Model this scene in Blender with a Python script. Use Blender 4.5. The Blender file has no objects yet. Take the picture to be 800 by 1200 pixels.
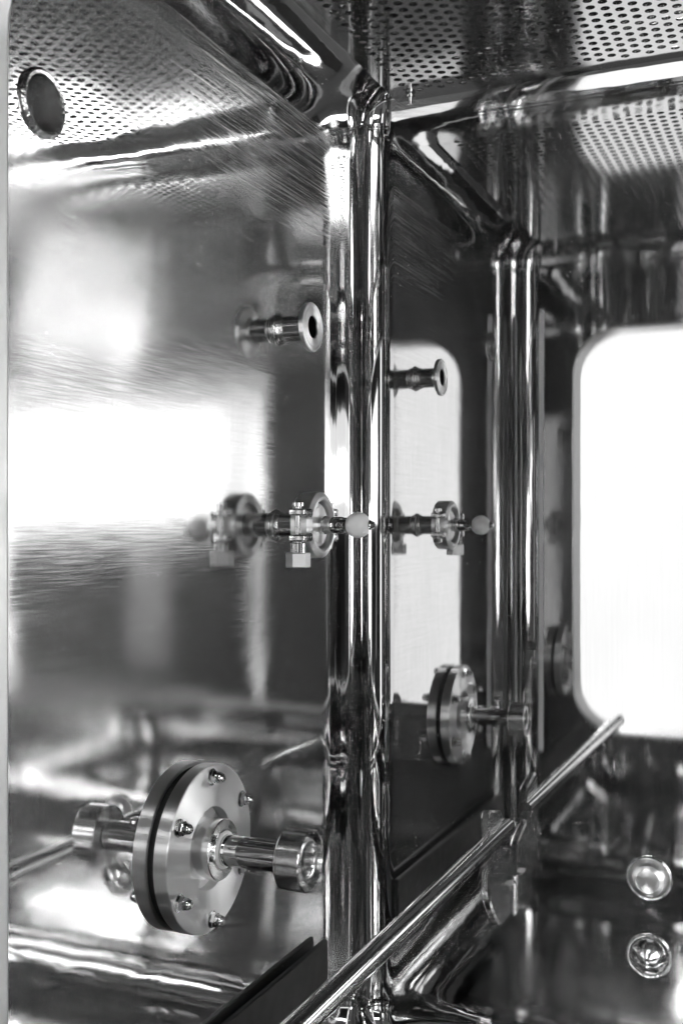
import bpy, bmesh, math, random
from mathutils import Vector, Matrix
PI = math.pi
random.seed(7)
scene = bpy.context.scene
C = scene.collection

# ------------------------------------------------------------------ camera
ZO = 0.656                                  # eye level above the chamber floor
cam_d = bpy.data.cameras.new('camera')
cam_d.sensor_fit = 'VERTICAL'
cam_d.sensor_height = 36.0
cam_d.lens = 38.9676
cam_d.shift_y = 0.01275
cam_d.clip_start = 0.01
cam_d.clip_end = 100
cam = bpy.data.objects.new('camera', cam_d)
C.objects.link(cam)
cam.location = (0.54119, -1.3, ZO)
cam.rotation_euler = (PI / 2, 0, 0.40869)
scene.camera = cam

# ------------------------------------------------------------------ world and lamps
world = bpy.data.worlds.new('World')
scene.world = world
world.use_nodes = True
bg = world.node_tree.nodes['Background']
bg.inputs['Color'].default_value = (1, 1, 1, 1)
bg.inputs['Strength'].default_value = 0.12

scene.view_settings.view_transform = 'Standard'
scene.view_settings.look = 'None'
scene.view_settings.exposure = 0.0
scene.view_settings.gamma = 1.0
scene.view_settings.use_curve_mapping = False
cy = scene.cycles
cy.max_bounces = 15
cy.glossy_bounces = 15
cy.diffuse_bounces = 4
cy.transmission_bounces = 4
cy.sample_clamp_indirect = 25.0
cy.blur_glossy = 0.0
cy.use_denoising = True
try:
    cy.denoiser = 'OPENIMAGEDENOISE'
    cy.denoising_prefilter = 'ACCURATE'
except Exception:
    pass


def lamp(name, loc, target, sx, sy, power, spread=PI, shape='RECTANGLE'):
    d = bpy.data.lights.new(name, 'AREA')
    d.shape = shape
    d.size = sx
    d.size_y = sy
    d.energy = power
    d.spread = spread
    o = bpy.data.objects.new(name, d)
    C.objects.link(o)
    o.location = loc
    o.rotation_euler = (Vector(target) - Vector(loc)).to_track_quat('-Z', 'Y').to_euler()
    return o


# bright parts of the room outside as lamps, some added (all behind the camera)
lamp('white_wall_lamp', (-0.50, -3.1, ZO - 0.40), (-0.5, -0.8, ZO - 0.4), 1.25, 2.4, 15.5)
lamp('white_wall_lamp', (1.00, -3.1, ZO - 0.20), (1.0, -0.8, ZO - 0.2), 0.46, 2.0, 6.2)
lamp('window_lamp', (5.2, -4.66, ZO + 0.42), (5.2, -2.0, ZO + 0.42), 5.5, 0.85, 36)
lamp('window_core_lamp', (5.5, -4.56, ZO + 0.36), (5.5, -2.0, ZO + 0.36), 5.4, 0.36, 44)  # brighter strip added over the window lamp to soften its glow
lamp('low_glow_lamp', (4.4, -4.5, ZO - 1.50), (3.2, -2.0, ZO - 0.6), 3.4, 0.74, 85, shape='ELLIPSE')  # added glow in place of a bright patch of floor
lamp('stripe_lamp', (3.22, -4.42, ZO - 0.42), (2.6, -2.0, ZO - 0.3), 0.26, 0.80, 0.3)  # narrow glow added for a pale stripe reflected in the left wall
lamp('stripe_lamp', (2.46, -4.42, ZO - 0.2), (2.0, -2.0, ZO - 0.2), 0.09, 1.6, 0.6)  # thinner added glow for the stripe beside the dark zone
lamp('softbox_lamp', (-0.85, -2.25, ZO - 0.22), (0.3, -0.79, ZO), 1.3, 0.85, 95, shape='ELLIPSE')
lamp('softbox_lamp', (-0.50, -2.25, ZO + 0.88), (0.3, -0.79, ZO + 0.2), 1.1, 0.34, 50, shape='ELLIPSE')
lamp('tube_lamp', (2.2, -2.2, ZO + 0.74), (1.4, -0.8, ZO + 0.2), 1.2, 0.10, 8)
lamp('tube_lamp', (0.1, -1.7, ZO + 1.25), (0.1, -1.3, ZO), 1.2, 0.12, 15)

# ------------------------------------------------------------------ materials
def nodes_of(name):
    m = bpy.data.materials.new(name)
    m.use_nodes = True
    return m, m.node_tree.nodes, m.node_tree.links, m.node_tree.nodes['Principled BSDF']


def noise(N, L, vec, scale, detail=3.0, rough=0.5, dist=0.0):
    n = N.new('ShaderNodeTexNoise')
    n.inputs['Scale'].default_value = scale
    n.inputs['Detail'].default_value = detail
    n.inputs['Roughness'].default_value = rough
    n.inputs['Distortion'].default_value = dist
    L.new(vec, n.inputs['Vector'])
    return n.outputs['Fac']


def mapping(N, L, vec, scale=(1, 1, 1), rot=(0, 0, 0)):
    m = N.new('ShaderNodeMapping')
    m.inputs['Scale'].default_value = scale
    m.inputs['Rotation'].default_value = rot
    L.new(vec, m.inputs['Vector'])
    return m.outputs['Vector']


def remap(N, L, fac, a, b, c, d):
    m = N.new('ShaderNodeMapRange')
    for k, v in zip(('From Min', 'From Max', 'To Min', 'To Max'), (a, b, c, d)):
        m.inputs[k].default_value = v
    L.new(fac, m.inputs['Value'])
    return m.outputs['Result']


def math_node(N, L, op, a, b):
    m = N.new('ShaderNodeMath')
    m.operation = op
    for i, v in enumerate((a, b)):
        if isinstance(v, (int, float)):
            m.inputs[i].default_value = v
        else:
            L.new(v, m.inputs[i])
    return m.outputs[0]


def steel_wall(name, base=0.6, rough=0.05, aniso=0.0, tangent=(0, 0, 1), wave=0.00015,
               wave_scale=5.0, scratch=0.0, brush=(1, 1, 60), haze=0.03, veil=0.0, veil_rough=0.25, worn=False, ripple=None, low=None):
    """Polished sheet: slow waviness, fine polishing lines, haze patches, specks and scratches."""
    m, N, L, P = nodes_of(name)
    P.inputs['Metallic'].default_value = 1.0
    tc = N.new('ShaderNodeNewGeometry').outputs['Position']
    # colour: faint haze
    h = noise(N, L, tc, 3.0, 4, 0.6)
    cr = remap(N, L, h, 0.3, 0.7, base - 0.03, base + 0.03)
    comb = N.new('ShaderNodeCombineColor')
    for k in ('Red', 'Green', 'Blue'):
        L.new(cr, comb.inputs[k])
    L.new(comb.outputs[0], P.inputs['Base Color'])
    # roughness: base + brushed lines + specks
    br = noise(N, L, mapping(N, L, tc, brush), 12, 4, 0.6)
    r1 = remap(N, L, br, 0.35, 0.7, rough * 0.8, rough * 1.25)
    hz = remap(N, L, noise(N, L, tc, 2.2, 3, 0.55), 0.5, 0.75, 0.0, haze)
    r = math_node(N, L, 'ADD', r1, hz)
    if worn:
        # the sheet is polished brighter towards its top edge
        sz = N.new('ShaderNodeSeparateXYZ')
        L.new(tc, sz.inputs[0])
        r = math_node(N, L, 'MULTIPLY', r, remap(N, L, sz.outputs['Z'], ZO + 0.22, ZO + 0.30, 1.0, 0.12))
        r = math_node(N, L, 'MULTIPLY', r, remap(N, L, sz.outputs['Z'], ZO - 0.22, ZO - 0.10, 0.36, 1.0))
    if low:
        sl = N.new('ShaderNodeSeparateXYZ')
        L.new(tc, sl.inputs[0])
        r = math_node(N, L, 'MULTIPLY', r, remap(N, L, sl.outputs['Z'], ZO - 0.30, ZO - 0.12, low, 1.0))
    vo = N.new('ShaderNodeTexVoronoi')
    vo.inputs['Scale'].default_value = 150
    vo.inputs['Randomness'].default_value = 1.0
    L.new(tc, vo.inputs['Vector'])
    speck = remap(N, L, vo.outputs['Distance'], 0.05, 0.10, 1.0, 0.0)
    pick = remap(N, L, noise(N, L, tc, 9, 2), 0.56, 0.66, 0.0, 1.0)
    spk = math_node(N, L, 'MULTIPLY', speck, pick)
    r = math_node(N, L, 'ADD', r, math_node(N, L, 'MULTIPLY', spk, 0.35))
    if aniso:
        P.inputs['Anisotropic'].default_value = aniso
        t = N.new('ShaderNodeCombineXYZ')
        for i in range(3):
            t.inputs[i].default_value = tangent[i]
        L.new(t.outputs[0], P.inputs['Tangent'])
    # relief
    w = noise(N, L, mapping(N, L, tc, (1, 1, 2.6) if worn else (ripple or (1, 1, 1))), wave_scale, 2.5, 0.45, 0.3)
    b1 = N.new('ShaderNodeBump')
    b1.inputs['Strength'].default_value = 1.0
    b1.inputs['Distance'].default_value = wave
    L.new(w, b1.inputs['Height'])
    b2 = N.new('ShaderNodeBump')
    b2.inputs['Strength'].default_value = 1.0
    b2.inputs['Distance'].default_value = 0.0000007
    L.new(br, b2.inputs['Height'])
    L.new(b1.outputs[0], b2.inputs['Normal'])
    last = b2.outputs[0]
    if worn:
        st = noise(N, L, mapping(N, L, tc, (1, 110, 1.2)), 4, 3, 0.6)
        b4 = N.new('ShaderNodeBump')
        b4.inputs['Strength'].default_value = 1.0
        b4.inputs['Distance'].default_value = 0.0000025
        L.new(st, b4.inputs['Height'])
        L.new(last, b4.inputs['Normal'])
        last = b4.outputs[0]
    if scratch:
        sv = mapping(N, L, tc, (1, 1.6, 190), (math.radians(-3), 0, 0))
        sc = noise(N, L, sv, 3.0, 5, 0.7)
        sep = N.new('ShaderNodeSeparateXYZ')
        L.new(tc, sep.inputs[0])
        mk = remap(N, L, sep.outputs['Z'], ZO + 0.30, ZO + 0.37, 0.0, 1.0)
        sc2 = remap(N, L, sc, 0.46, 0.70, 0.0, 1.0)
        mk2 = remap(N, L, sep.outputs['Y'], -0.56, -0.22, 0.0, 1.0)
        sm = math_node(N, L, 'MULTIPLY', math_node(N, L, 'MULTIPLY', sc2, mk), mk2)
        r = math_node(N, L, 'ADD', r, math_node(N, L, 'MULTIPLY', sm, 0.22 * scratch))
        b3 = N.new('ShaderNodeBump')
        b3.inputs['Strength'].default_value = 1.0
        b3.inputs['Distance'].default_value = 0.000009 * scratch
        L.new(sm, b3.inputs['Height'])
        L.new(last, b3.inputs['Normal'])
        last = b3.outputs[0]
    L.new(r, P.inputs['Roughness'])
    L.new(last, P.inputs['Normal'])
    if veil:
        # fine polishing marks: a weaker, wider lobe under the mirror finish, stretched across the marks
        G = N.new('ShaderNodeBsdfAnisotropic')
        G.inputs['Roughness'].default_value = veil_rough
        G.inputs['Anisotropy'].default_value = -0.45
        t2 = N.new('ShaderNodeCombineXYZ')
        for i in range(3):
            t2.inputs[i].default_value = tangent[i]
        L.new(t2.outputs[0], G.inputs['Tangent'])
        L.new(comb.outputs[0], G.inputs['Color'])
        L.new(last, G.inputs['Normal'])
        mx = N.new('ShaderNodeMixShader')
        vn = noise(N, L, mapping(N, L, tc, brush), 5, 4, 0.65)
        vf = remap(N, L, vn, 0.3, 0.7, veil * 0.5, veil * 1.5)
        if worn:
            vs = noise(N, L, mapping(N, L, tc, (1, 150, 2.0)), 5, 4, 0.7)
            vf = math_node(N, L, 'MULTIPLY', vf, remap(N, L, vs, 0.36, 0.66, 0.4, 1.9))
            for ang, sc_, th in ((25, 430, 0.67), (-52, 400, 0.68), (84, 420, 0.68)):
                ln = noise(N, L, mapping(N, L, tc, (1, 5, sc_), (math.radians(ang), 0, 0)), 2.0, 2, 0.5)
                where = remap(N, L, noise(N, L, mapping(N, L, tc, (1, 1, 1), (0.3 * ang, 0.7, 0)), 6, 2), 0.5, 0.65, 0.0, 1.0)
                ln = math_node(N, L, 'MULTIPLY', remap(N, L, ln, th, th + 0.05, 0.0, 0.15), where)
                vf = math_node(N, L, 'ADD', vf, ln)
            vf = math_node(N, L, 'ADD', vf, math_node(N, L, 'MULTIPLY', spk, 0.4))
            vf = math_node(N, L, 'MINIMUM', vf, 0.9)
        if worn:
            vf = math_node(N, L, 'MINIMUM', math_node(N, L, 'ADD', vf, math_node(N, L, 'MULTIPLY', sm, 0.5)), 0.9)
        L.new(vf, mx.inputs[0])
        B = N.new('ShaderNodeBsdfAnisotropic')
        B.distribution = 'BECKMANN'
        B.inputs['Anisotropy'].default_value = -0.75 * aniso
        L.new(r, B.inputs['Roughness'])
        L.new(t2.outputs[0], B.inputs['Tangent'])
        L.new(comb.outputs[0], B.inputs['Color'])
        L.new(last, B.inputs['Normal'])
        L.new(B.outputs[0], mx.inputs[1])
        L.new(G.outputs[0], mx.inputs[2])
        L.new(mx.outputs[0], N['Material Output'].inputs['Surface'])
    return m


def steel(name, base=0.6, rough=0.12, grain=None, grain_depth=0.00001, aniso=0.0, axis='X', var=0.02, smudge=0.12):
    m, N, L, P = nodes_of(name)
    P.inputs['Metallic'].default_value = 1.0
    tc = N.new('ShaderNodeTexCoord').outputs['Object']
    h = noise(N, L, tc, 25, 2, 0.5)
    cr = remap(N, L, h, 0.2, 0.8, base - var, base + var)
    comb = N.new('ShaderNodeCombineColor')
    for k in ('Red', 'Green', 'Blue'):
        L.new(cr, comb.inputs[k])
    L.new(comb.outputs[0], P.inputs['Base Color'])
    L.new(remap(N, L, noise(N, L, tc, 60, 2), 0.25, 0.75, rough * (1 - smudge), rough * (1 + smudge)), P.inputs['Roughness'])
    if grain:
        g = noise(N, L, mapping(N, L, tc, grain), 20, 3, 0.6)
        b = N.new('ShaderNodeBump')
        b.inputs['Strength'].default_value = 1.0
        b.inputs['Distance'].default_value = grain_depth
        L.new(g, b.inputs['Height'])
        L.new(b.outputs[0], P.inputs['Normal'])
    if aniso:
        P.inputs['Anisotropic'].default_value = aniso
        P.inputs['Anisotropic Rotation'].default_value = 0.25
        t = N.new('ShaderNodeTangent')
        t.direction_type = 'RADIAL'
        t.axis = axis
        L.new(t.outputs[0], P.inputs['Tangent'])
    return m


def plain(name, col, rough=0.5, metallic=0.0, subsurface=0.0):
    m, N, L, P = nodes_of(name)
    tc = N.new('ShaderNodeTexCoord').outputs['Object']
    cr = remap(N, L, noise(N, L, tc, 60, 3), 0.3, 0.7, col * 0.93, col * 1.05)
    comb = N.new('ShaderNodeCombineColor')
    for k in ('Red', 'Green', 'Blue'):
        L.new(cr, comb.inputs[k])
    L.new(comb.outputs[0], P.inputs['Base Color'])
    P.inputs['Roughness'].default_value = rough
    P.inputs['Metallic'].default_value = metallic
    if subsurface:
        P.inputs['Subsurface Weight'].default_value = subsurface
        P.inputs['Subsurface Radius'].default_value = (0.004, 0.004, 0.004)
    return m


M = {}
M['left'] = steel_wall('left_wall_steel', 0.63, 0.115, 0.8, (0, 0, 1), 0.00036, 5.0, 1.2, (1, 1.5, 60), 0.025, 0.075, 0.40, True)
M['back'] = steel_wall('back_wall_steel', 0.58, 0.034, 0.7, (0, 0, 1), 0.00018, 5.0, 0, (60, 1, 1.5), 0.015, 0.04, 0.3, low=1.25)
M['side'] = steel_wall('side_wall_steel', 0.62, 0.04, 0.5, (0, 0, 1), 0.0004, 4.0, 0, (1, 1.5, 60), 0.02, 0.06, 0.25)
M['front'] = steel_wall('front_wall_steel', 0.50, 0.04, 0.5, (0, 0, 1), 0.0004, 4.0, 0, (60, 1, 1.5), 0.02, 0.04, 0.25)
M['cove'] = steel_wall('cove_steel', 0.60, 0.05, 0, (0, 0, 1), 0.0010, 11.0, 0, (40, 40, 40), 0.02)
M['post'] = steel_wall('corner_steel', 0.52, 0.035, 0, (0, 0, 1), 0.00022, 40.0, 0, (60, 60, 1), 0.015, ripple=(1, 1, 0.035))
M['floor'] = steel_wall('floor_steel', 0.55, 0.10, 0, (0, 0, 1), 0.0014, 5.0, 0, (30, 3, 1), 0.08)
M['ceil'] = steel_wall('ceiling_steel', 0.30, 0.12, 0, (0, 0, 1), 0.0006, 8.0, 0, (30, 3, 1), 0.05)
M['sheet'] = steel_wall('perforated_sheet_steel', 0.62, 0.08, 0, (0, 0, 1), 0.0003, 5.0, 0, (2, 50, 1), 0.05)
M['polish'] = steel('polished_tube_steel', 0.62, 0.06)
M['turned'] = steel('turned_steel', 0.72, 0.19, (120, 1, 1), 0.00001, 0.0)
M['face'] = steel('faced_disc_steel', 0.8, 0.38, None, 0, 0.96, 'X', smudge=0.10)
M['rod'] = steel('rod_steel', 0.62, 0.12, (60, 1, 60), 0.000008)
M['bracket'] = steel('bracket_steel', 0.68, 0.23, (3, 3, 40), 0.00001, smudge=0.03)
M['boss'] = steel('boss_steel', 0.75, 0.33)
M['hex'] = steel('bead_blasted_steel', 0.55, 0.45)
M['weld'] = steel('weld_steel', 0.6, 0.15, (14, 14, 14), 0.0008)
M['dark'] = steel('shade_dark_steel', 0.05, 0.4, var=0.005)  # near-black base bakes in bore shade and the bar's dark reflections
M['ball'] = plain('white_plastic', 0.86, 0.35, 0, 0.3)
M['seal'] = plain('white_seal', 0.8, 0.4)
M['strip'] = plain('pale_strip', 0.85, 0.4)
M['gasket'] = plain('black_rubber', 0.012, 0.7)


# ------------------------------------------------------------------ mesh helpers
def link(name, me, mat, parent=None, loc=None):
    me.materials.append(mat)
    o = bpy.data.objects.new(name, me)
    C.objects.link(o)
    if parent is not None:
        o.parent = parent
    if loc is not None:
        o.location = loc
    return o


def from_bm(name, bm, mat, parent=None, angle=35, loc=None):
    bmesh.ops.recalc_face_normals(bm, faces=bm.faces)
    me = bpy.data.meshes.new(name)
    bm.to_mesh(me)
    bm.free()
    me.shade_smooth()
    me.set_sharp_from_angle(angle=math.radians(angle))
    return link(name, me, mat, parent, loc)


def thing(name, label, cat, loc, group=None):
    o = bpy.data.objects.new(name, None)
    o.empty_display_size = 0.02
    C.objects.link(o)
    o.location = loc
    tag(o, label, cat, group)
    return o


def tag(o, label, cat, group=None):
    o['label'] = label
    o['category'] = cat
    if group:
        o['group'] = group
    return o


def structure(o):
    o['kind'] = 'structure'
    return o


def lathe(name, prof, mat, parent=None, axis='X', seg=64, loc=None, angle=30):
    """prof: list of (along, radius); closed ring profile when it ends where it starts."""
    bm = bmesh.new()
    rings = []
    for a, r in prof:
        if r <= 1e-6:
            rings.append([bm.verts.new((a, 0, 0))])
        else:
            rings.append([bm.verts.new((a, r * math.cos(2 * PI * i / seg), r * math.sin(2 * PI * i / seg)))
                          for i in range(seg)])
    for r0, r1 in zip(rings, rings[1:]):
        for i in range(seg):
            j = (i + 1) % seg
            if len(r0) == 1 and len(r1) == 1:
                continue
            if len(r0) == 1:
                bm.faces.new((r0[0], r1[i], r1[j]))
            elif len(r1) == 1:
                bm.faces.new((r0[i], r0[j], r1[0]))
            else:
                bm.faces.new((r0[i], r0[j], r1[j], r1[i]))
    bmesh.ops.remove_doubles(bm, verts=bm.verts, dist=1e-7)
    rot = {'X': Matrix.Identity(4), 'Y': Matrix.Rotation(PI / 2, 4, 'Z'), 'Z': Matrix.Rotation(-PI / 2, 4, 'Y'),
           '-Y': Matrix.Rotation(-PI / 2, 4, 'Z'), '-Z': Matrix.Rotation(PI / 2, 4, 'Y')}[axis]
    bm.transform(rot)
    return from_bm(name, bm, mat, parent, angle, loc)


def hexprism(bm, c, r, h, axis='Z', cham=0.12):
    """six-sided nut body with chamfered ends, centred at c."""
    rings = []
    for z, k in ((-h / 2, 1 - cham), (-h / 2 + cham * r, 1), (h / 2 - cham * r, 1), (h / 2, 1 - cham)):
        ring = []
        for i in range(6):
            a = PI / 6 + i * PI / 3
            p = Vector((r * k * math.cos(a), r * k * math.sin(a), z))
            if axis == 'X':
                p = Vector((p.z, p.x, p.y))
            elif axis == 'Y':
                p = Vector((p.x, p.z, p.y))
            ring.append(bm.verts.new(p + Vector(c)))
        rings.append(ring)
    for a, b in zip(rings, rings[1:]):
        for i in range(6):
            j = (i + 1) % 6
            bm.faces.new((a[i], a[j], b[j], b[i]))
    bm.faces.new(rings[0][::-1])
    bm.faces.new(rings[-1])


def extrude_outline(name, pts, thick, mat, parent, plane='YZ', bevel=0.0012, loc=None):
    """flat plate with the given outline; plane YZ -> thickness along x."""
    bm = bmesh.new()
    vs = []
    for u, v in pts:
        vs.append(bm.verts.new((-thick / 2, u, v) if plane == 'YZ' else (u, v, -thick / 2)))
    f = bm.faces.new(vs)
    r = bmesh.ops.extrude_face_region(bm, geom=[f])
    d = (thick, 0, 0) if plane == 'YZ' else (0, 0, thick)
    bmesh.ops.translate(bm, vec=d, verts=[g for g in r['geom'] if isinstance(g, bmesh.types.BMVert)])
    bmesh.ops.recalc_face_normals(bm, faces=bm.faces)
    if bevel:
        es = [e for e in bm.edges if len(e.link_faces) == 2 and e.calc_face_angle() > 1.0]
        bmesh.ops.bevel(bm, geom=es, offset=bevel, segments=1, affect='EDGES', profile=0.5)
    return from_bm(name, bm, mat, parent, 24, loc)


# ------------------------------------------------------------------ the chamber shell
W, D = 1.32, 0.79                           # width (x) and depth (y from -D to 0)
ZT, ZB, R = 0.470, -0.570, 0.086              # cove tangents and radius
EA, EB = 0.050, 0.084                        # vertical corner: extent on back wall / on side wall
ZC, ZF = ZT + R, ZB - R
NSEG, NCOVE = 18, 14


def fillet(n):
    """quarter bend whose curvature rises and falls smoothly: (inset 0..1, travel 0..1, angle)"""
    m, u, v, acc = 40 * n, 0.0, 0.0, [(0.0, 0.0, 0.0)]
    for k in range(m):
        q = (k + 0.5) / m
        ph = 0.5 * PI * (0.15 * q + 0.85 * q * q * (3 - 2 * q))
        u += math.sin(ph)
        v += math.cos(ph)
        if (k + 1) % 40 == 0:
            q = (k + 1) / m
            acc.append((u, v, 0.5 * PI * (0.15 * q + 0.85 * q * q * (3 - 2 * q))))
    return [(a / u, b / v, p) for a, b, p in acc]


FIL = fillet(18)


def loop(inset):
    """inner outline of the chamber at a given inset, counter-clockwise, with outward info: (x, y, nx, ny, seg)"""
    x0, x1, y0, y1 = inset, W - inset, -D + inset, -inset
    a = max(EA - inset * 0.40, 0.004)
    b = max(EB - inset * 0.55, 0.004)
    out = []
    # corner centres, start angle
    for n, (cx, cyy, sx, sy) in enumerate(((x0 + a, y0 + b, -1, -1), (x1 - a, y0 + b, 1, -1),
                                           (x1 - a, y1 - b, 1, 1), (x0 + a, y1 - b, -1, 1))):
        # walk from the side (x) wall round to the end (y) wall or back
        pts = []
        for u, v, ph in FIL:
            # u: departure from the side wall, v: travel along it
            x = cx + sx * a * (1 - u)
            y = cyy + sy * b * v
            nx, ny = math.cos(ph) / a, math.sin(ph) / b
            l = math.hypot(nx, ny)
            pts.append((x, y, -sx * nx / l, -sy * ny / l))
        if n in (1, 3):
            pts = pts[::-1]
        out += pts
    return out


def shell_mesh(name, grid, mat):
    """grid: rows of (co, normal); quads between rows, custom normals."""
    verts, norms, faces = [], [], []
    n = len(grid[0])
    for row in grid:
        for co, no in row:
            verts.append(co)
            norms.append(no)
    for r in range(len(grid) - 1):
        for i in range(n - 1):
            q = (r * n + i, r * n + i + 1, (r + 1) * n + i + 1, (r + 1) * n + i)
            faces.append(q)
    me = bpy.data.meshes.new(name)
    me.from_pydata(verts, [], faces)
    # orientation: flip to agree with normals
    me.update()
    p = me.polygons[len(me.polygons) // 2]
    if p.normal.dot(Vector(norms[p.vertices[0]])) < 0:
        me.flip_normals()
    me.shade_smooth()
    me.normals_split_custom_set_from_vertices([Vector(v).normalized() for v in norms])
    return structure(link(name, me, mat))


def filled(name, loops, fn, normal, mat, parent=None):
    """planar sheet bounded by the first loop with the other loops as holes."""
    bm = bmesh.new()
    edges = []
    for lp in loops:
        vs = [bm.verts.new(fn(u, v)) for u, v in lp]
        for i in range(len(vs)):
            edges.append(bm.edges.new((vs[i], vs[(i + 1) % len(vs)])))
    bmesh.ops.triangle_fill(bm, use_beauty=True, use_dissolve=False, edges=edges, normal=normal)
    for f in bm.faces:
        f.normal_update()
        if f.normal.dot(Vector(normal)) < 0:
            f.normal_flip()
    me = bpy.data.meshes.new(name)
    bm.to_mesh(me)
    bm.free()
    return link(name, me, mat, parent)


def circle(cx, cyy, r, n=48):
    return [(cx + r * math.cos(2 * PI * i / n), cyy + r * math.sin(2 * PI * i / n)) for i in range(n)]


def rect(a, b, c, d):
    return [(a, c), (b, c), (b, d), (a, d)]


def rrect(a, b, c, d, r, n=12):
    out = []
    for cx, cyy, t0 in ((a + r, c + r, PI), (b - r, c + r, 1.5 * PI), (b - r, d - r, 0), (a + r, d - r, 0.5 * PI)):
        for i in range(n + 1):
            t = t0 + 0.5 * PI * i / n
            out.append((cx + r * math.cos(t), cyy + r * math.sin(t)))
    return out


PORT = (-0.6205, 0.319, 0.0225)              # y, z, radius of the port through the left wall
OX0, OX1, OZ0, OZ1, OR = 0.1135, W - 0.055, -0.385, 0.365, 0.085
lp0 = loop(0.0)
K = NSEG + 1
# flat walls
structure(filled('left_wall', [rect(-D + EB, -EB, ZB, ZT), circle(PORT[0], PORT[1], PORT[2])],
                 lambda u, v: (0, u, v + ZO), (1, 0, 0), M['left']))
structure(filled('back_wall', [rect(EA, W - EA, ZB, ZT)], lambda u, v: (u, 0, v + ZO), (0, -1, 0), M['back']))
structure(filled('right_wall', [rect(-D + EB, -EB, ZB, ZT)], lambda u, v: (W, u, v + ZO), (-1, 0, 0), M['side']))
ERD = 0.004                                   # rounded edge of the opening
structure(filled('front_wall', [rect(EA, W - EA, ZB, ZT), rrect(OX0 - ERD, OX1 + ERD, OZ0 - ERD, OZ1 + ERD, OR + ERD)],
                 lambda u, v: (u, -D, v + ZO), (0, 1, 0), M['front']))
# vertical corners
for n in range(4):
    seg = lp0[n * K:(n + 1) * K]
    grid = [[((x, y, z + ZO), (nx, ny, 0)) for x, y, nx, ny in seg] for z in
            [ZB + (ZT - ZB) * i / 12 for i in range(13)]]
    shell_mesh('wall_corner', grid, M['post'])
# coves at ceiling and floor: four sides and four corners in one ring each
for nm, zt, sg in (('ceiling_cove', ZT, 1), ('floor_cove', ZB, -1)):
    rows = []
    for u, v, ph in FIL:
        lp = loop(R * u)
        lp = lp + lp[:1]
        z = zt + sg * R * v + ZO
        rows.append([((x, y, z), (nx * math.cos(ph), ny * math.cos(ph), -sg * math.sin(ph))) for x, y, nx, ny in lp])
    shell_mesh(nm, rows, M['cove'])
lpR = [(x, y) for x, y, a, b in loop(R)]
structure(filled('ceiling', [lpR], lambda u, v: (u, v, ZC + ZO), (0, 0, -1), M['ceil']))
structure(filled('floor', [lpR], lambda u, v: (u, v, ZF + ZO), (0, 0, 1), M['floor']))
# reveal of the opening: rounded inner edge, then a plain tunnel outwards, then the outer face
rows = []
for k in range(7):
    ph = 0.5 * PI * k / 6
    off = ERD * (1 - math.sin(ph))
    yy = -D - ERD * (1 - math.cos(ph))
    base = rrect(OX0 - off, OX1 + off, OZ0 - off, OZ1 + off, OR + off)
    rows.append([((u, yy, v + ZO), None) for u, v in base + base[:1]])
base = rrect(OX0, OX1, OZ0, OZ1, OR)
rows.append([((u, -D - 0.06, v + ZO), None) for u, v in base + base[:1]])
vv, ff = [], []
nn = len(rows[0])
for r_ in rows:
    vv += [c for c, _ in r_]
for r_ in range(len(rows) - 1):
    for i in range(nn - 1):
        ff.append((r_ * nn + i, r_ * nn + i + 1, (r_ + 1) * nn + i + 1, (r_ + 1) * nn + i))
me = bpy.data.meshes.new('opening_reveal')
me.from_pydata(vv, [], ff)
me.update()
me.shade_smooth()
structure(link('opening_reveal', me, M['hex']))
structure(filled('outer_face', [rect(-0.12, W + 0.12, ZF - 0.08, ZC + 0.08), base],
                 lambda u, v: (u, -D - 0.06, v + ZO), (0, -1, 0), M['sheet']))

# ------------------------------------------------------------------ perforated ceiling plate
PX0, PX1, PY0, PY1, PZ, PT = 0.070, W - 0.070, -D + 0.05, -0.040, 0.512, 0.002


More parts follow.
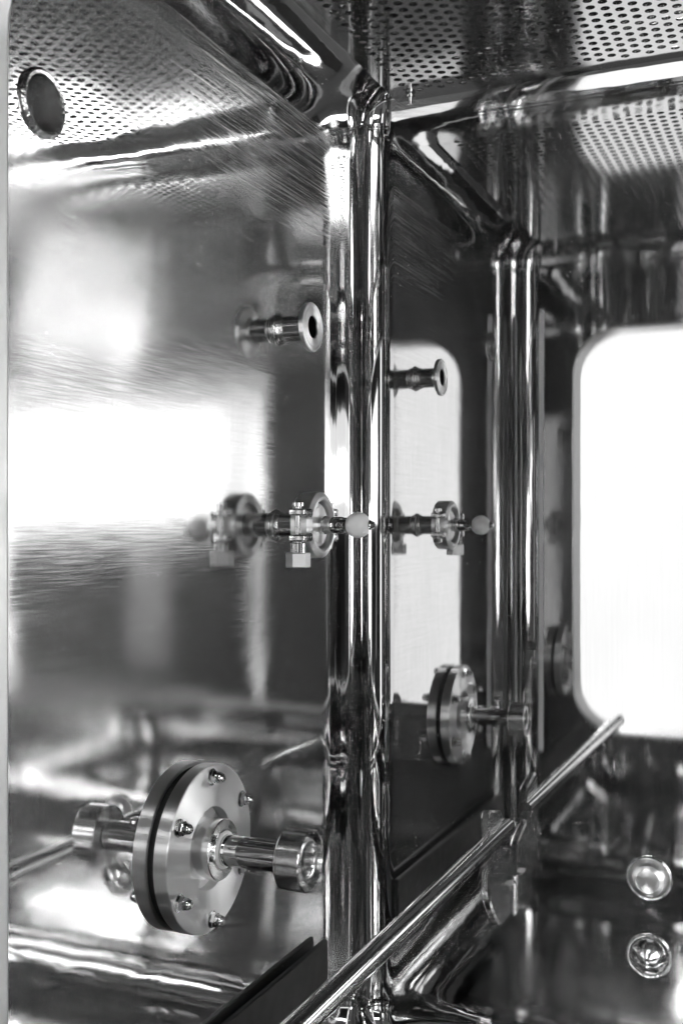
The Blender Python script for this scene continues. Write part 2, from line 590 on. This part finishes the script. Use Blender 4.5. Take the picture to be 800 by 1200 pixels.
def perforated_sheet(parent):
    p, rh, n = 0.0152, 0.0047, 24
    dx = p * math.sqrt(3) / 2
    verts, faces, index = [], [], {}

    def V(x, y, z):
        k = (round(x * 1e5), round(y * 1e5), round(z * 1e5))
        if k not in index:
            index[k] = len(verts)
            verts.append((x, y, z))
        return index[k]
    nx = int((PX1 - PX0 - 0.026) / dx)
    ny = int((PY1 - PY0 - 0.036) / p)
    x0 = (PX0 + PX1) / 2 - dx * (nx - 1) / 2
    y0 = (PY0 + PY1) / 2 - p * (ny - 0.5) / 2 + p * 0.0
    s = p / math.sqrt(3)
    for i in range(nx):
        for j in range(ny):
            cx, cyy = x0 + i * dx, y0 + j * p + (i % 2) * p / 2
            hexp, hol = [], []
            for k in range(n):
                t = 2 * PI * k / n
                m = ((t + PI / 6) % (PI / 3)) - PI / 6 - 0.0
                # hexagon with corners at multiples of 60 degrees
                mm = (t % (PI / 3)) - PI / 6
                rr = s * math.cos(PI / 6) / math.cos(mm)
                hexp.append((cx + rr * math.cos(t), cyy + rr * math.sin(t)))
                hol.append((cx + rh * math.cos(t), cyy + rh * math.sin(t)))
            for z, flip in ((0.0, False), (PT, True)):
                for k in range(n):
                    l = (k + 1) % n
                    q = [V(*hexp[k], z), V(*hexp[l], z), V(*hol[l], z), V(*hol[k], z)]
                    faces.append(q if not flip else q[::-1])
            for k in range(n):
                l = (k + 1) % n
                faces.append([V(*hol[k], 0), V(*hol[l], 0), V(*hol[l], PT), V(*hol[k], PT)])
    bm = bmesh.new()
    bv = [bm.verts.new((x, y, z)) for x, y, z in verts]
    for f in faces:
        bm.faces.new([bv[i] for i in f])
    # margins
    bm.edges.ensure_lookup_table()
    for z in (0.0, PT):
        be = [e for e in bm.edges if e.is_boundary and abs(e.verts[0].co.z - z) < 1e-6 and abs(e.verts[1].co.z - z) < 1e-6]
        cs = [bm.verts.new((x, y, z)) for x, y in ((PX0, PY0), (PX1, PY0), (PX1, PY1), (PX0, PY1))]
        be += [bm.edges.new((cs[i], cs[(i + 1) % 4])) for i in range(4)]
        bmesh.ops.triangle_fill(bm, use_beauty=True, use_dissolve=False, edges=be, normal=(0, 0, 1))
        if z == 0.0:
            low = cs
        else:
            for i in range(4):
                j = (i + 1) % 4
                bm.faces.new((low[i], low[j], cs[j], cs[i]))
    bmesh.ops.recalc_face_normals(bm, faces=bm.faces)
    me = bpy.data.meshes.new('sheet')
    bm.to_mesh(me)
    bm.free()
    return link('sheet', me, M['sheet'], parent)


pl = thing('perforated_plate', 'perforated steel plate hung under the chamber ceiling, rows of dark round holes', 'plate',
           (0, 0, PZ + ZO))
perforated_sheet(pl)
for sx, sy in ((0.0925, -0.058), (W - 0.0925, -0.058), (0.0925, -D + 0.07), (W - 0.0925, -D + 0.07)):
    lathe('stud', [(0.026, 0), (0.026, 0.003), (-0.002, 0.003), (-0.002, 0.0062), (-0.0045, 0.0062), (-0.005, 0.0055),
                   (-0.005, 0.003), (-0.0115, 0.003), (-0.012, 0.0025), (-0.012, 0)],
          M['polish'], pl, 'Z', 20, (sx, sy, 0))

# ------------------------------------------------------------------ port through the left wall
pt = thing('wall_port', 'open round port with a raised rim high on the left wall', 'port', (0, PORT[0], PORT[1] + ZO))
rp = PORT[2]
lathe('bore', [(0.0035, rp - 0.0015), (0.001, rp - 0.0022), (-0.08, rp - 0.0022), (-0.08, 0.0)], M['turned'], pt)
lathe('rim', [(-0.001, rp + 0.004), (0.002, rp + 0.0035), (0.0042, rp + 0.001), (0.0035, rp - 0.0015)], M['weld'], pt)

# ------------------------------------------------------------------ upper spool
SY, SZ = -0.1698 * 1.3, 0.1635 * 1.3
sp = thing('ferrule_spool', 'short polished tube stub with a thin round ferrule, upper fitting on the left wall', 'tube fitting',
           (0, SY, SZ + ZO))
lathe('tube', [(-0.01, 0.0138), (0.036, 0.0138)], M['polish'], sp)
lathe('weld_collar', [(-0.001, 0.0185), (0.001, 0.018), (0.0025, 0.0165), (0.004, 0.0165), (0.006, 0.015), (0.0075, 0.0152),
                      (0.010, 0.0140), (0.011, 0.0136)], M['weld'], sp)
fe = lathe('ferrule', [(0.030, 0.0138), (0.0335, 0.0155), (0.0352, 0.025), (0.0358, 0.0262), (0.0395, 0.0264), (0.0406, 0.0255),
                       (0.0408, 0.0238), (0.0402, 0.0228), (0.0402, 0.0213), (0.0408, 0.0203), (0.0408, 0.0125), (0.0403, 0.0120),
                       (0.0385, 0.0119)], M['face'], sp, angle=25)
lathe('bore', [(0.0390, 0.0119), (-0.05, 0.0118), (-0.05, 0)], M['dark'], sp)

# ------------------------------------------------------------------ valve with clamp ring and white ball
BY = -0.1748 * 1.3
va = thing('clamped_valve', 'steel tube held by a bolted clamp ring, white ball tip, middle of the left wall', 'valve', (0, BY, ZO))
lathe('tube', [(-0.005, 0.0132), (0.0365, 0.0132)], M['polish'], va)
lathe('weld_collar', [(-0.001, 0.0172), (0.0015, 0.0168), (0.003, 0.015), (0.006, 0.0145), (0.008, 0.013)], M['weld'], va)
lathe('clamp_ring', [(0.033, 0.0252), (0.033, 0.0335), (0.0345, 0.035), (0.0525, 0.035), (0.0535, 0.0345), (0.0565, 0.0300),
                     (0.0565, 0.0275), (0.0560, 0.0268), (0.0540, 0.0255), (0.0530, 0.0250), (0.048, 0.0250), (0.033, 0.0250), (0.033, 0.0252)],
      M['face'], va, seg=72, angle=20)
lathe('ferrule', [(0.0355, 0.0132), (0.0385, 0.0225), (0.0495, 0.0232), (0.0505, 0.0225), (0.0510, 0.0200), (0.0522, 0.0192), (0.0530, 0.0150), (0.0535, 0.0128),
                  (0.0535, 0.008)], M['face'], va, angle=20)
lathe('nozzle', [(0.049, 0.0092), (0.0555, 0.0092), (0.056, 0.0098), (0.0585, 0.0098), (0.059, 0.0090), (0.068, 0.0090),
                 (0.0685, 0.0086), (0.0695, 0.0086), (0.070, 0.0090), (0.078, 0.0086), (0.0845, 0.0070), (0.088, 0.0062)],
      M['polish'], va)
bm = bmesh.new()
bmesh.ops.create_uvsphere(bm, u_segments=40, v_segments=24, radius=0.0136)
from_bm('ball', bm, M['ball'], va, 60, (0.0955, 0, 0))
lathe('tip', [(0.1065, 0.0042), (0.1085, 0.0042), (0.1088, 0.0050), (0.1105, 0.0046), (0.1135, 0.0032), (0.1140, 0.0024), (0.1140, 0)],
      M['polish'], va, seg=32)
# clamp bolts on both sides of the ring: ears, bolt, collar, hex nut
for s in (-1, 1):
    yb = s * 0.0395
    for zc in (0.0135, -0.0135):
        bm = bmesh.new()
        bmesh.ops.create_cube(bm, size=1.0)
        bmesh.ops.scale(bm, vec=(0.019, 0.014, 0.008), verts=bm.verts)
        bmesh.ops.bevel(bm, geom=bm.edges[:], offset=0.0022, segments=3, affect='EDGES', profile=0.5)
        from_bm('clamp_ear', bm, M['turned'], va, 40, (0.045, yb * 0.93, zc))
    bo = lathe('clamp_bolt', [(-0.026, 0), (-0.026, 0.0032), (0.019, 0.0032), (0.0195, 0.0058), (0.023, 0.0058), (0.0238, 0.005), (0.0238, 0)],
               M['polish'], va, 'Z', 24, (0.045, yb, 0))
    if s < 0:
        lathe('collar', [(-0.0295, 0.0072), (-0.0285, 0.0078), (-0.019, 0.0078), (-0.0182, 0.007), (-0.0182, 0.003)], M['polish'], va, 'Z', 32,
              (0.045, yb, 0))
        bm = bmesh.new()
        hexprism(bm, (0, 0, 0), 0.0128, 0.0155, 'Z', 0.07)
        from_bm('hex_nut', bm, M['hex'], va, 20, (0.045, yb, -0.0362))
        for zc in (0.0125, -0.0125):
            lathe('ear_screw', [(0, 0.0045), (0.004, 0.0045), (0.0046, 0.0038), (0.0046, 0.002), (0.003, 0.0015), (0.003, 0)], M['polish'], va, 'X', 20,
                  (0.054, yb * 0.93, zc))
    else:
        bm = bmesh.new()
        hexprism(bm, (0, 0, 0), 0.0062, 0.006, 'Z', 0.1)
        from_bm('hex_nut', bm, M['polish'], va, 20, (0.045, yb, -0.0215))

# ------------------------------------------------------------------ big blind flange with tube
FY, FZ = -0.3057 * 1.3, -0.302
fl = thing('blind_flange', 'large round bolted flange disc with a tube through its centre, low on the left wall', 'flange', (0, FY, FZ + ZO))
lathe('gasket', [(-0.001, 0.074), (0.0042, 0.074)], M['gasket'], fl, seg=96)
di = lathe('disc', [(0.0038, 0.0), (0.0038, 0.0768), (0.0046, 0.0776), (0.0172, 0.0776), (0.018, 0.0768), (0.018, 0.0385), (0.0176, 0.038),
                    (0.0075, 0.038), (0.0075, 0.0)], M['face'], fl, seg=128)
lathe('hub_ring', [(0.007, 0.0282), (0.030, 0.0282), (0.0312, 0.0272), (0.0318, 0.020), (0.0325, 0.0195), (0.0325, 0.0178), (0.030, 0.0172),
                   (0.028, 0.016)], M['turned'], fl, seg=80)
lathe('seal', [(0.026, 0.0173), (0.0335, 0.0173), (0.0342, 0.0166), (0.0342, 0.0152), (0.033, 0.0142)], M['seal'], fl)
lathe('tube', [(0.012, 0.0143), (0.095, 0.0143)], M['polish'], fl)
lathe('ferrule', [(0.096, 0.0143), (0.096, 0.0268), (0.097, 0.0278), (0.1195, 0.0278), (0.1205, 0.0270), (0.1203, 0.0258), (0.1145, 0.0205),
                  (0.1148, 0.0196), (0.1185, 0.0192), (0.1188, 0.0165), (0.1180, 0.0145), (0.1165, 0.0138), (0.100, 0.0128)],
      M['turned'], fl, seg=80)
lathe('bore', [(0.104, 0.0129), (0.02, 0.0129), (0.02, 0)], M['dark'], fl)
for k in range(6):
    a = math.radians(30 + 60 * k)
    bm = bmesh.new()
    hexprism(bm, (0.0185 + 0.0028, 0, 0), 0.0066, 0.0065, 'X', 0.1)
    o = from_bm('cap_nut', bm, M['polish'], fl, 20, (0, 0.0665 * math.cos(a), 0.0665 * math.sin(a)))
    o.rotation_euler = (random.uniform(0, 1), 0, 0)
    lathe('dome', [(0.0238, 0.0056), (0.0275, 0.0054), (0.0305, 0.0042), (0.0322, 0.0022), (0.0326, 0)], M['polish'], o, 'X', 24)
    lathe('washer', [(0.0178, 0.0082), (0.0191, 0.0082), (0.0194, 0.0078), (0.0194, 0.004)], M['turned'], o, 'X', 24)

# ------------------------------------------------------------------ rail rods with hook brackets
RZ, RR = -0.3512, 0.0104


def rail(x, label, mirror=1):
    t = thing('rail_rod', label, 'rail', (x, 0, RZ + ZO))
    lathe('rod', [(-0.040, 0), (-0.040, RR - 0.001), (-0.041, RR), (-0.727, RR), (-0.728, RR - 0.001), (-0.728, 0)], M['rod'], t, 'Y', 48)
    # outline in (y, z) relative to rod axis, measured from the wall
    o1 = [(0.001, -0.072), (0.001, -0.108), (-0.052, -0.1085), (-0.066, -0.106), (-0.078, -0.098), (-0.098, -0.079), (-0.108, -0.066),
          (-0.1135, -0.050), (-0.1135, 0.027), (-0.110, 0.032), (-0.104, 0.034), (-0.062, 0.0245), (-0.058, 0.021), (-0.058, -0.012),
          (-0.053, -0.020), (-0.020, -0.030), (-0.012, -0.036), (-0.010, -0.060)]
    for wall, sg in ((0.0, 1), (-D, -1)):
        pts = [(wall + sg * u, v if sg > 0 else min(v, 0.006 + 0.02 * abs(u))) for u, v in o1]
        if sg < 0:
            pts = pts[::-1]
        b = extrude_outline('hook_bracket', pts, 0.010, M['bracket'], t, 'YZ', 0.002, (-0.0058 * mirror, 0, 0))
        # weld bead along the wall
        bm = bmesh.new()
        zz = -0.112
        while zz < -0.068:
            for sx in (-1, 1):
                mt = Matrix.Translation((sx * 0.0045, wall - sg * 0.0022, zz + random.uniform(-0.0004, 0.0004)))
                bmesh.ops.create_uvsphere(bm, u_segments=8, v_segments=6, radius=0.0030 + random.uniform(0, 0.0006), matrix=mt)
            zz += 0.003
        from_bm('weld_bead', bm, M['weld'], b, 60)
        bm = bmesh.new()
        bmesh.ops.create_cube(bm, size=1.0)
        bmesh.ops.scale(bm, vec=(0.008, 0.022, 0.0035), verts=bm.verts)
        bmesh.ops.bevel(bm, geom=bm.edges[:], offset=0.001, segments=1, affect='EDGES')
        from_bm('tab', bm, M['bracket'], b, 40, (0.006 * mirror, wall - sg * 0.026, -0.071))
    return t


rail(0.2054, 'polished rod rising from the bottom edge to the hook bracket on the back wall', 1)

# ------------------------------------------------------------------ dark flat bar low along the left wall
br = thing('support_bar', 'dark flat support bar running low along the left wall to the corner', 'bar', (0.009, 0, ZO))
bm = bmesh.new()
bmesh.ops.create_cube(bm, size=1.0)
bmesh.ops.scale(bm, vec=(0.006, 0.545, 0.054), verts=bm.verts)
bmesh.ops.bevel(bm, geom=bm.edges[:], offset=0.001, segments=2, affect='EDGES')
from_bm('bar', bm, M['dark'], br, 40, (0, -0.118 - 0.2725, -0.5105))
for yy in (-0.15, -0.4, -0.62):
    lathe('standoff', [(-0.010, 0.007), (0.0, 0.007)], M['polish'], br, 'X', 24, (0, yy, -0.5105))

# ------------------------------------------------------------------ two round bosses and a pin on the back wall
def boss(z, label, prof, mat):
    t = thing('wall_boss', label, 'boss', (0.3602, 0, z + ZO), 'round bosses on the back wall')
    lathe('rim', [(-0.001, 0.0262), (0.0022, 0.0256), (0.0036, 0.0238), (0.0030, 0.0222), (0.0004, 0.0215)], M['weld'], t, '-Y', 48)
    lathe('cone', prof, mat, t, '-Y', 48)
    return t


boss(-0.4029, 'upper of the two round bosses at lower right, with a flat-topped stepped cone',
     [(0.000, 0.0218), (0.0125, 0.0175), (0.0150, 0.0135), (0.0152, 0.0130), (0.0150, 0.0125), (0.0185, 0.0)], M['boss'])
boss(-0.4915, 'lower of the two round bosses at lower right, with a pointed cone',
     [(0.000, 0.0218), (0.0060, 0.0185), (0.0120, 0.0115), (0.0165, 0.004), (0.0175, 0.0)], M['turned'])
pn = thing('wall_pin', 'short threaded pin on the back wall at the right picture edge', 'pin', (0.400, 0, -0.4765 + ZO))
lathe('shank', [(-0.001, 0.0042)] + [(0.002 + 0.0012 * i, 0.0045 if i % 2 else 0.0037) for i in range(16)] + [(0.0215, 0.003), (0.0215, 0)],
      M['polish'], pn, '-Y', 20)
lathe('nut', [(-0.001, 0.0075), (0.004, 0.0075), (0.0045, 0.0068), (0.0045, 0.004)], M['weld'], pn, '-Y', 24)

# ------------------------------------------------------------------ ribbed strip beside the opening
for xs, lab in ((0.0505, 'thin ribbed vertical strip between the corner and the white opening, seen reflected'),):
    st = thing('ribbed_strip', lab, 'strip', (xs, -D, ZO))
    bm = bmesh.new()
    bmesh.ops.create_cube(bm, size=1.0)
    bmesh.ops.scale(bm, vec=(0.0075, 0.003, 0.837), verts=bm.verts)
    from_bm('backing', bm, M['strip'], st, 40, (0, 0.0012, -0.0117))
    bm = bmesh.new()
    z = -0.425
    i = 0
    while z < 0.40:
        h = 0.0036
        mt = Matrix.Translation((0, 0.0035, z)) @ Matrix.Diagonal((0.0085, 0.0032 if i % 12 else 0.005, h, 1))
        bmesh.ops.create_cube(bm, size=1.0, matrix=mt)
        z += 0.0048
        i += 1
    rb = from_bm('ribs', bm, M['strip'], st, 40)
    rb['kind'] = 'stuff'

# ------------------------------------------------------------------ the room outside and added dark blocks, seen only as reflections
M['room'] = plain('room_grey_paint', 0.05, 0.6)


def room_block(name, x0, x1, y0, y1, z0, z1, rz=0.0, mat='room'):
    bm = bmesh.new()
    bmesh.ops.create_cube(bm, size=1.0)
    bmesh.ops.scale(bm, vec=(x1 - x0, y1 - y0, z1 - z0), verts=bm.verts)
    o = from_bm(name, bm, M[mat], None, 40, ((x0 + x1) / 2, (y0 + y1) / 2, (z0 + z1) / 2 + ZO))
    o.rotation_euler = (0, 0, rz)
    return structure(o)


room_block('photographer_standin', 0.66, 1.04, -1.85, -1.75, -1.2, 1.2)  # added dark block, stands in for the photographer in the reflections
room_block('room_wall', 2.45, 8.0, -4.6, -4.5, -1.13, 0.0)
room_block('room_wall_top', 2.45, 8.0, -4.6, -4.5, 0.86, 2.5)
room_block('low_shade_block', 0.35, 2.2, -2.7, -0.98, -0.85, -0.75)  # unseen slab added to darken the low reflections
